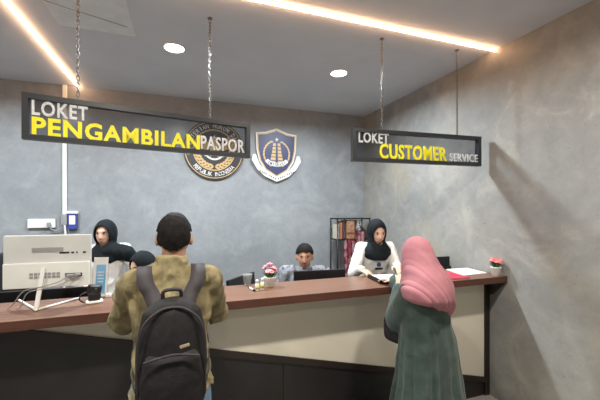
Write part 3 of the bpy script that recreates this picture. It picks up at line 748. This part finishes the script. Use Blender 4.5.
# ------------------------------------------------------------------ people
def head_into(bm, c, R_, s=1.0):
    nu, nv = 56, 44; rings = []
    def P(a, t):
        x = math.cos(t)*math.sin(a); y = math.cos(t)*math.cos(a); z = math.sin(t)
        px, py, pz = .073*x, .092*y, .112*z
        if z < 0:
            k = (-z)**1.4; px *= 1-.30*k
            if y > 0: py = py*(1-.10*k)+.016*k
            else: py *= 1-.45*k
        if y > 0:
            g = math.exp(-(x/.15)**2)*max(0, min(1, (.22-z)/.42))*(1 if z > -.26 else math.exp(-((z+.26)/.07)**2)); py += .026*g
            for sx in (-1, 1): py -= .008*math.exp(-((x-sx*.40)/.17)**2-((z-.10)/.11)**2)
            py += .006*math.exp(-(x/.5)**2-((z-.26)/.10)**2)
            py += .007*math.exp(-(x/.28)**2-((z+.50)/.09)**2)
            py += .007*math.exp(-(x/.3)**2-((z+.85)/.12)**2)
        return Vector(c)+s*(R_ @ Vector((px, py, pz)))
    for j in range(1, nv):
        t = -PI/2+PI*j/nv; rings.append([bm.verts.new(P(2*PI*k/nu, t)) for k in range(nu)])
    for a, b in zip(rings, rings[1:]):
        for k in range(nu): bm.faces.new((a[k], a[(k+1) % nu], b[(k+1) % nu], b[k]))
    lo = bm.verts.new(P(0, -PI/2)); hi = bm.verts.new(P(0, PI/2))
    for k in range(nu):
        bm.faces.new((lo, rings[0][(k+1) % nu], rings[0][k])); bm.faces.new((hi, rings[-1][k], rings[-1][(k+1) % nu]))
    for sx in (-1, 1):
        sell(bm, Vector(c)+s*(R_ @ Vector((sx*.078, -.008, -.008))), (.011*s, .017*s, .031*s), 1, R_ @ Matrix.Rotation(sx*.3, 3, 'Z'))
def hand_into(bm, wr, d, nrm, thumb_side, curl=.35, s=1.0):
    d = Vector(d).normalized(); n = Vector(nrm); n = (n-d*n.dot(d)).normalized(); sd = d.cross(n)*thumb_side    # n points out of the back of the hand
    R_ = Matrix((sd, d, n)).transposed()
    sell(bm, wr+d*.045*s, (.040*s, .050*s, .014*s), .7, R_)
    cone(bm, wr, wr+d*.03*s, .022*s, .020*s)
    for i, (off, L) in enumerate(((.030, .072), (.010, .080), (-.011, .074), (-.031, .058))):
        ang = .10*(off/.03)
        dd = (d*math.cos(ang)+sd*math.sin(ang)); p = wr+d*.082*s+sd*off*s; rr = .0088*s
        for k in range(3):
            c_ = curl*(k+.6); q = p+(dd*math.cos(c_)-n*math.sin(c_))*L*s*(.45, .30, .25)[k]
            cone(bm, p, q, rr, rr*.9); p = q; rr *= .9
    p = wr+d*.025*s+sd*.032*s; dd = (d*.6+sd*.75-n*.15).normalized(); q = p+dd*.035*s; cone(bm, p, q, .012*s, .0105*s)
    cone(bm, q, q+(d*.9+sd*.25-n*.3).normalized()*.03*s, .0105*s, .008*s)
def ik(a, c, l1, l2, pole):
    a, c = Vector(a), Vector(c); d = c-a; D = min(d.length, (l1+l2)*.995); dn = d.normalized(); c2 = a+dn*D
    x = (l1*l1-l2*l2+D*D)/(2*D); h = math.sqrt(max(l1*l1-x*x, 0)); pl = Vector(pole); pl = (pl-dn*pl.dot(dn)).normalized()
    return a+dn*x+pl*h, c2

class Person:
    def __init__(s, label, loc, yaw, H=1.6, female=True, sit=False, lean=.0, head=(0, 0, 0), head_yaw=0, head_pitch=0, head_roll=0, head_top=None,
                 hands=None, poles=None, hdir=None, seat=.46, skin='skin', thick=1.0, shoulder=None, hs=None, shk=.815):
        s.t = thing('person', label, 'person', loc, yaw); s.loc = Vector(loc); s.yaw = yaw; s.female = female; s.H = H; s.skin = skin; k = H/1.7
        s.hs = hs or (.98 if not female else .95)*(k**.5)
        if sit: hipz = seat+.09; shz = hipz+.30*H-.02
        else: hipz = .52*H; shz = shk*H
        s.hip = Vector((0, 0, hipz)); s.sh = Vector((0, lean, shz)); swd = shoulder or (.165 if female else .195)*k
        if head_top is not None: s.hc = Vector((head[0], lean+.02+head[1], head_top-.112*s.hs))
        else: s.hc = Vector((head[0], lean+.02+head[1], shz+.19*k+head[2]))
        s.hr = Matrix.Rotation(head_yaw, 3, 'Z') @ Matrix.Rotation(head_pitch, 3, 'X') @ Matrix.Rotation(head_roll, 3, 'Y')
        s.S = [s.sh+Vector((x*swd, 0, 0)) for x in (-1, 1)]
        hands = hands or [(-.25, .15, hipz), (.25, .15, hipz)]; poles = poles or [(-.6, -.5, -.6), (.6, -.5, -.6)]
        s.E = []; s.Wr = []
        for a, h, p in zip(s.S, hands, poles):
            e, w_ = ik(a, h, .172*H, .150*H, p); s.E.append(e); s.Wr.append(w_)
        s.hdir = hdir or [(w_-e) for w_, e in zip(s.Wr, s.E)]
        hw = .09*k; s.Hp = [s.hip+Vector((x*hw, 0, -.03)) for x in (-1, 1)]
        if sit:
            s.K = [Vector((x*.12, .42*k, seat+.07)) for x in (-1, 1)]; s.A = [Vector((x*.12, .40*k, .08)) for x in (-1, 1)]
        else:
            s.K = [Vector((x*(hw+.01), .015, .285*H)) for x in (-1, 1)]; s.A = [Vector((x*(hw+.02), -.01, .06)) for x in (-1, 1)]
        s.k = k; s.th = thick; s.sit = sit
    def torso(s, bm, inf=0, z0=-.02, top=1.0, zend=None):
        f = s.female; th = s.th*s.k
        prof = [(0, .160, .112), (.25, .148 if not f else .135, .105), (.5, .148 if not f else .125, .105), (.75, .170 if not f else .145, .118 if not f else .122), (.92, .165 if not f else .138, .098), (1.0, .125 if not f else .10, .072), (1.09, .065, .055)]
        R = []
        if zend is not None: R.append((s.hip+Vector((0, 0, zend-s.hip.z)), .175*th+inf, .125*th+inf))
        for t, a, b in prof:
            c = s.hip.lerp(s.sh, t); R.append((c, a*th+inf, b*th+inf))
        loft(bm, R)
        for e in s.S: cone(bm, s.sh+Vector((0, 0, .0)), e, .06*th+inf*.8, .055*th+inf)
    def arms(s, bm, r, upto=1.0):
        for a, e, w_ in zip(s.S, s.E, s.Wr): limb(bm, [a, e, e.lerp(w_, upto)], r)
    def build_body(s, curl=.35, nrm=(0, 0, 1)):
        bm = bmesh.new(); k = s.k; th = s.th
        s.torso(bm); s.arms(bm, (.046*k*th, .036*k*th, .025*k))
        neck0 = s.sh+Vector((0, -.01, .02)); nr = 1 if s.female else 1.12; limb(bm, [neck0, s.hc+s.hr @ Vector((0, -.02, -.07))*s.hs], (.056*k*nr, .050*k*nr))
        head_into(bm, s.hc, s.hr, s.hs)
        for i in (0, 1): hand_into(bm, s.Wr[i], s.hdir[i], nrm, (1 if i == 0 else -1), curl, .95*k)
        sell(bm, s.hip, (.15*k*th, .11*k*th, .10*k))
        for h, kn, an in zip(s.Hp, s.K, s.A):
            limb(bm, [h, kn, an], (.078*k*th, .052*k, .034*k)); limb(bm, [an+Vector((0, -.03, -.02)), an+Vector((0, .14, -.035))], (.032*k, .026*k))
        s.body = remesh('body', bm, s.skin, s.t, .0055, 2)
        return s.body
    def face(s, mask=False, brow=True):
        def P(v): return s.hc+s.hr @ (Vector(v)*s.hs)
        for sx in (-1, 1):
            b = bmesh.new(); sell(b, P((sx*.029, .0760, .012)), (.0135*s.hs, .0075*s.hs, .0062*s.hs), 1, s.hr, 14, 8); e = obj('eye', b, 'eyewhite', s.t, True)
            b = bmesh.new(); sell(b, P((sx*.029, .0815, .012)), (.0062*s.hs, .004*s.hs, .0060*s.hs), 1, s.hr, 12, 8); obj('iris', b, 'iris', e, True)
            b = bmesh.new(); tube(b, [P((sx*.012, .0855, .026)), P((sx*.028, .0845, .031)), P((sx*.046, .0730, .026))], [.003*s.hs, .0035*s.hs, .0018*s.hs], 6); obj('eyebrow', b, 'hair', s.t, True)
            b = bmesh.new(); tube(b, [P((sx*.017, .082, .016)), P((sx*.029, .0835, .0195)), P((sx*.043, .0755, .015))], .0016*s.hs, 6); obj('eyelid', b, 'hair', s.t, True)
        if not mask:
            b = bmesh.new(); sell(b, P((0, .0945, -.053)), (.0215*s.hs, .006*s.hs, .0046*s.hs), 1, s.hr, 16, 8); sell(b, P((0, .0940, -.060)), (.018*s.hs, .006*s.hs, .0052*s.hs), 1, s.hr, 16, 8); obj('lips', b, 'lips', s.t, True)
    def hijab(s, m='hijab', rings=None, wr=.004, extra=None, opening=(.058, .086), openz=-.006, seed=0, voxel=.008, back=0, sm=4):
        bm = bmesh.new(); hs = s.hs; c = s.hc
        sell(bm, c+s.hr @ Vector((0, -.012-back, .008))*hs, (.090*hs, .110*hs, .124*hs), .95, s.hr)
        sell(bm, c+s.hr @ Vector((0, -.02, -.06))*hs, (.078*hs, .095*hs, .09*hs), 1, s.hr)
        if rings is None:
            sh = s.sh; k = s.k
            n0 = c+s.hr @ Vector((0, -.010, -.10))*hs
            rings = [(n0+Vector((0, 0, .03)), .075, .088), (n0, .080, .092), (n0.lerp(sh+Vector((0, .0, .02)), .6), .105, .105), (sh+Vector((0, .01, .0)), .155*k, .125*k), (sh+Vector((0, .015, -.045)), .160*k, .135*k), (sh+Vector((0, .025, -.095)), .105*k, .125*k)]
        loft(bm, rings)
        if extra: extra(bm)
        inv = s.hr.transposed()
        def cut(p):
            q = inv @ (p-c)/hs
            return q.y > 0.012 and (q.x/opening[0])**2+((q.z-openz)/opening[1])**2 < 1
        s.scarf = remesh('headscarf', bm, m, s.t, voxel, sm, wr, (9, 9, 5), cut, -.004, seed)
    def shirt(s, m, inf=.014, zend=None, wr=.006, upto=.97, ar=(.066, .056, .040), seed=0, name='shirt', extra=None, wfreq=(11, 11, 7)):
        bm = bmesh.new(); s.torso(bm, inf, zend=zend); k = s.k; s.arms(bm, tuple(a*k for a in ar), upto)
        if extra: extra(bm)
        s.top = remesh(name, bm, m, s.t, .008, 4, wr, wfreq, None, 0, seed)
    def trousers(s, m, wr=.004, name='trousers'):
        bm = bmesh.new(); k = s.k; th = s.th
        sell(bm, s.hip+Vector((0, 0, .0)), (.168*k*th, .125*k*th, .11*k), .9)
        for h, kn, an in zip(s.Hp, s.K, s.A): limb(bm, [h, kn, an+Vector((0, 0, .03))], (.094*k*th, .070*k, .058*k))
        remesh(name, bm, m, s.t, .010, 3, wr, (9, 9, 9))
    def shoes(s, m='black'):
        for an in s.A:
            b = bmesh.new(); sell(b, (an.x, an.y+.05, .035), (.045, .135, .034), .7); sell(b, (an.x, an.y-.01, .055), (.042, .055, .045), .8); obj('shoe', b, m, s.t, True)
    def Lw(s, v):
        return Matrix.Rotation(-s.yaw, 3, 'Z') @ (Vector(v)-s.loc)

def toloc(loc, yaw, v): return Matrix.Rotation(-yaw, 3, 'Z') @ (Vector(v)-Vector(loc))

def short_hair(p, m='hair', front=.050, back=-.072, side=-.012, thick=.010):
    bm = bmesh.new(); hs = p.hs; c = p.hc
    sell(bm, c+p.hr @ Vector((0, -.006, .010))*hs, ((.074+thick)*hs, (.092+thick)*hs, (.108+thick)*hs), .95, p.hr)
    sell(bm, c+p.hr @ Vector((0, -.045, -.035))*hs, ((.058+thick)*hs, (.042+thick)*hs, (.055+thick*.6)*hs), .95, p.hr)
    inv = p.hr.transposed()
    def cut(v):
        q = inv @ (v-c)/hs
        lim = side+.006*math.sin(q.x*150)
        if abs(q.x) > .055 and -.045 < q.y < .03: lim = .030
        elif q.y > .035: lim = front+.12*(abs(q.x) < 0)+.006*math.sin(q.x*90)-max(0, abs(q.x)-.05)*1.4
        elif q.y > .012: lim = side+(q.y-.012)/.023*(front-side)
        elif q.y > -.03: lim = side-(.012-q.y)*.0
        else: lim = max(back, side-(-.03-q.y)*2.2)+(q.x/.07)**2*.035
        return q.z < lim
    remesh('hair', bm, m, p.t, .006, 2, .0025, (26, 26, 14), cut, -.006)

# --- man with backpack, seen from behind
loc = (-.048, 1.64, 0); yaw = math.radians(2)
man = Person('man in olive shirt and light jeans seen from behind, leaning on the counter', loc, yaw, H=1.66, female=False, lean=.03, head=(.012, .03, 0), head_top=1.618, head_yaw=math.radians(-4), head_pitch=math.radians(-6),
    hands=[(-.16, .43, 1.185), (.16, .43, 1.185)], poles=[(-.34, -.2, -.8), (.34, -.2, -.8)], skin='skin', thick=1.0, hs=.97, shk=.79, shoulder=.155)
man.build_body(); man.face(); short_hair(man, thick=.005, back=-.062)
def collar(bm): 
    c = man.sh+Vector((0, .005, .125))
    for e in man.S: cone(bm, man.sh+Vector((0, -.01, .035)), e+Vector((0, 0, .012)), .062, .060)
    loft(bm, [(c+Vector((0, 0, -.09)), .095, .085), (c+Vector((0, 0, -.03)), .074, .072), (c+Vector((0, .004, .0)), .070, .070)])
man.shirt('olive', .020, zend=.83, wr=.010, ar=(.078, .070, .050), seed=3, extra=collar)
man.trousers('jeans'); man.shoes()

def mloc(v): return Matrix.Translation(man.loc) @ Matrix.Rotation(yaw, 4, 'Z') @ Vector(v)
t = thing('backpack', 'black backpack worn by the man in the olive shirt', 'backpack', loc, yaw)
BT, BB = 1.285, .835; bzc = (BT+BB)/2; by = -.195
bm = bmesh.new(); loft(bm, [((.0, by, BB), .105, .05), ((0, by, BB+.012), .124, .068), ((0, by, BB+.05), .136, .078), ((0, by, bzc-.02), .138, .078), ((0, by+.006, BT-.12), .128, .070), ((0, by+.012, BT-.05), .112, .058), ((0, by+.018, BT-.012), .075, .042), ((0, by+.02, BT), .045, .025)])
remesh('main_compartment', bm, 'bag', t, .007, 6, .003, (8, 8, 5), seed=2)
bm = bmesh.new(); loft(bm, [((.0, by-.055, BB+.03), .095, .03), ((0, by-.06, BB+.05), .115, .038), ((0, by-.062, BB+.15), .118, .040), ((0, by-.055, BB+.23), .108, .034), ((0, by-.045, BB+.26), .09, .02)])
remesh('front_pocket', bm, 'bag', t, .007, 4, .003, (8, 8, 5), seed=5)
bm = bmesh.new(); tube(bm, smooth_path([(-.123, by-.045, BB+.10), (-.126, by-.050, BB+.27), (-.105, by-.048, BT-.085), (-.05, by-.040, BT-.035), (0, by-.036, BT-.025), (.05, by-.040, BT-.035), (.105, by-.048, BT-.085), (.126, by-.050, BB+.27), (.123, by-.045, BB+.10)]), .005, 6); obj('zipper', bm, 'strap', t, True)
bm = bmesh.new(); tube(bm, smooth_path([(-.10, by-.096, BB+.245), (0, by-.098, BB+.262), (.10, by-.096, BB+.245)]), .0045, 6); obj('pocket_zipper', bm, 'strap', t, True)
bm = bmesh.new(); tube(bm, smooth_path([(-.035, by+.03, BT-.01), (-.03, by+.02, BT+.03), (.03, by+.02, BT+.03), (.035, by+.03, BT-.01)]), .008, 8); obj('top_handle', bm, 'strap', t, True)
bm = bmesh.new(); box(bm, (.045, by-.083, BT-.165), (.036, .004, .010), Matrix.Rotation(-.2, 3, 'Y')); obj('logo_tag', bm, 'tag', t)
for sx in (-1, 1):
    bm = bmesh.new()
    pts = smooth_path([(sx*.060, by+.045, BT-.045), (sx*.080, by+.080, BT+.005), (sx*.102, -.095, 1.33), (sx*.112, -.05, 1.376), (sx*.116, .04, 1.380), (sx*.118, .12, 1.33), (sx*.125, .160, 1.22), (sx*.145, .150, 1.10)], 6)
    ribbon(bm, pts, .062, .014, (1, 0, 0)); obj('shoulder_strap', bm, 'strap', t, True)
    bm = bmesh.new(); ribbon(bm, smooth_path([(sx*.145, .150, 1.10), (sx*.168, .06, 1.0), (sx*.155, -.08, .93), (sx*.13, by+.03, .90)], 6), .022, .004, (0, 0, 1)); obj('webbing_strap', bm, 'strap', t, True)

# --- woman in pink headscarf and green dress, from behind
loc2 = (1.43, 1.70, 0); yaw2 = math.radians(14)
L2 = lambda v: toloc(loc2, yaw2, v)
wom = Person('woman in pink headscarf and long green dress seen from behind at the counter', loc2, yaw2, H=1.50, female=True, lean=.02, head=(-.018, .02, 0), head_top=1.455, head_yaw=math.radians(10), head_pitch=math.radians(-10),
    hands=[L2((1.435, 1.96, 1.085)), (.12, .34, 1.13)], poles=[(-.62, -.2, -1.3), (.2, -.3, -1)], hdir=[Vector((.40, .35, .90)), Vector((-.3, 1, 0))], skin='skinlight', thick=1.05, shoulder=.110, shk=.765)
wom.build_body(.25); wom.face()
def dressy(bm):
    z = wom.sh.z
    loft(bm, [((.03, 0, .06), .285, .26), ((.03, 0, .3), .245, .225), ((.03, 0, .6), .205, .185), ((.02, 0, .85), .175, .16), ((.01, .01, 1.0), .160, .140), ((0, .01, 1.1), .155, .135)], 40)
bm = bmesh.new(); wom.torso(bm, .022); wom.arms(bm, (.078, .086, .058), .93)
dressy(bm)
o = remesh('dress', bm, 'green', wom.t, .009, 4, 0)
b = bmesh.new(); b.from_mesh(o.data); b.normal_update()
for v in b.verts:                       # skirt folds deepen towards the hem
    a = math.atan2(v.co.y, v.co.x); z = v.co.z; f = max(0, min(1, (1.0-z)/.75))
    n_ = noise.noise(Vector((a*2.2, z*.5, 2)))
    q = Vector((v.co.x*11, v.co.y*11, v.co.z*6)); 
    v.co += v.normal*(f*(.020*math.sin(a*9+n_*4)+.009*math.sin(a*17+n_*3))+(1-f*.7)*.008*(1-2*abs(noise.noise(q))-.5))
b.to_mesh(o.data); b.free()
wom.shoes()
# shawl-like back of the scarf
def shawl(bm):
    c = wom.hc; sh = wom.sh
    V = Vector
    pts = [(V((c.x, c.y-.015, c.z+.02)), .084, .102), (V((-.020, c.y-.03, 1.31)), .100, .118), (V((-.022, -.02, 1.24)), .124, .132), (V((-.034, -.03, 1.17)), .160, .152), (V((-.036, -.04, 1.115)), .158, .148), (V((.030, -.05, 1.07)), .106, .118), (V((.065, -.062, 1.035)), .065, .080), (V((.080, -.07, .995)), .030, .045)]
    loft(bm, pts)
wom.hijab('pink', rings=[(wom.hc+Vector((0, 0, -.06)), .082, .1), (wom.sh+Vector((0, 0, .0)), .12, .12)], wr=.0, extra=shawl, seed=4, back=.006, sm=22)
b = bmesh.new(); b.from_mesh(wom.scarf.data); b.normal_update()
for v in b.verts:                       # diagonal drape folds
    p = v.co; f = max(0, min(1, (1.44-p.z)/.2))
    q = 26*(2.7*p.x+(p.z-1.2))+3*noise.noise(Vector((p.x*4, p.y*4, p.z*3)))
    v.co = p+v.normal*f*(.0055*math.sin(q)+.002*math.sin(q*2.1+1))
b.to_mesh(wom.scarf.data); b.free()
# handbag hanging at her left
t = thing('handbag', 'small black handbag hanging at the left side of the woman in green', 'handbag', (1.325, 1.86, 0), yaw2)
b = bmesh.new(); sell(b, (0, 0, .86), (.045, .08, .085), .45); obj('bag_body', b, 'bag', t, True)
b = bmesh.new(); ribbon(b, smooth_path([(0, -.06, .93), (.02, -.06, 1.02), (.045, -.02, 1.07), (.045, .03, 1.07), (.02, .06, 1.02), (0, .06, .93)]), .018, .005, (1, 0, 0)); obj('strap', b, 'bag', t)

# --- standing clerk, white uniform
loc3 = (1.76, 2.86, 0); yaw3 = math.radians(180-12)
L3 = lambda v: toloc(loc3, yaw3, v)
ck = Person('clerk in black headscarf and white uniform standing behind the counter, looking down', loc3, yaw3, H=1.56, female=True, lean=.09, head=(.0, .035, 0), head_top=1.535, head_yaw=math.radians(0), head_pitch=math.radians(-16), head_roll=math.radians(4),
    hands=[L3((1.75, 2.44, 1.165)), L3((1.44, 2.50, 1.135))], poles=[(-.5, -.4, -1.0), (.45, -.5, -1.0)], shoulder=.135, hdir=[Vector((.1, 1, -.35)), Vector((-.45, .8, -.35))], skin='skinlight', hs=.96)
# her right hand is at image left
ck.hands_ok = True
ck.build_body(.3); ck.face(); ck.hijab(seed=1)
ck.shirt('whitecloth', .016, zend=.78, wr=.006, ar=(.068, .056, .040), seed=7, name='uniform_jacket'); ck.trousers('darkcloth'); ck.shoes()
d_ = .155
b = bmesh.new(); poly2(b, circ(.020, 18), 0, .004); o = obj('chest_badge', b, 'navy', ck.t); o.rotation_euler = (0, 0, PI); o.location = (.015, ck.sh.y+d_-.015, ck.sh.z-.132)
o = obj('name_tag', bx(-.035, .035, 0, .004, -.009, .009), 'black', ck.t); o.location = (.015, ck.sh.y+d_-.020, ck.sh.z-.170)

# --- seated man in patterned uniform
loc4 = (1.14, 3.10, 0); yaw4 = math.radians(180-20)
office_chair('black office chair under the seated man in the grey patterned shirt', 1.15, 3.12, yaw4, .92)
sm_ = Person('seated man with short black hair in grey patterned shirt behind a monitor', loc4, yaw4, H=1.66, female=False, sit=True, lean=.03, head=(0, .03, 0), head_top=1.300, head_yaw=math.radians(0), head_pitch=math.radians(-7),
    hands=[(-.15, .27, .80), (.15, .27, .80)], skin='skin', hs=1.0)
sm_.build_body(); sm_.face(); short_hair(sm_, front=.062, thick=.010)
def collar4(bm):
    c = sm_.sh+Vector((0, .01, .07)); loft(bm, [(c+Vector((0, 0, -.05)), .085, .080), (c, .068, .066)])
sm_.shirt('batik', .016, zend=.50, seed=9, extra=collar4); sm_.trousers('darkcloth'); sm_.shoes()
b = bmesh.new(); tube(b, smooth_path([sm_.hc+sm_.hr @ Vector(v)*sm_.hs for v in ((-.022, .099, -.044), (0, .105, -.041), (.022, .099, -.044))]), .0028, 6); obj('moustache', b, 'hair', sm_.t, True)

# --- left standing woman, black headscarf and white shirt
loc5 = (-.665, 3.45, 0); yaw5 = math.radians(180+8)
lf = Person('staff woman in black headscarf and white shirt standing behind the silver-white computer', loc5, yaw5, H=1.56, female=True, lean=.02, head=(.0, .02, 0), head_top=1.535, head_yaw=math.radians(-22), head_pitch=math.radians(-3),
    hands=[(-.18, .30, 1.02), (.12, .30, 1.02)], skin='skinlight', hs=.98)
lf.build_body(); lf.face()
def drape5(bm):
    sh = lf.sh; limb(bm, [sh+Vector((-.02, .05, .0)), sh+Vector((-.17, .06, -.02)), sh+Vector((-.25, .04, -.10))], (.09, .065, .045))
lf.hijab(seed=6, extra=drape5)
lf.shirt('whitecloth', .016, zend=.78, wr=.006, seed=8); lf.trousers('darkcloth'); lf.shoes()

# --- seated woman with mask
loc6 = (-.255, 3.02, 0); yaw6 = math.radians(180-42)
office_chair('black office chair under the seated masked woman in dark clothes', -.245, 3.05, yaw6, .90)
ms = Person('seated woman in black headscarf with a white face mask beside the backpack man', loc6, yaw6, H=1.52, female=True, sit=True, lean=.03, head=(0, .03, 0), head_top=1.290, head_yaw=math.radians(-10), head_pitch=math.radians(-14),
    hands=[(-.15, .27, .80), (.15, .27, .80)], skin='skinlight', hs=.96)
ms.build_body(); ms.face(mask=True); ms.hijab(seed=11)
ms.shirt('hijab', .016, zend=.50, seed=12, name='jacket'); ms.trousers('darkcloth'); ms.shoes()
b = bmesh.new(); sell(b, ms.hc+ms.hr @ Vector((0, .066, -.048))*ms.hs, (.048, .036, .044), .85, ms.hr)
obj('face_mask', b, 'white', ms.t, True)
# chair at the left edge
office_chair('black high-backed office chair at the left edge behind the silver-white computer', at(-6, 270, 3.1).x, 3.1, PI, 1.30)
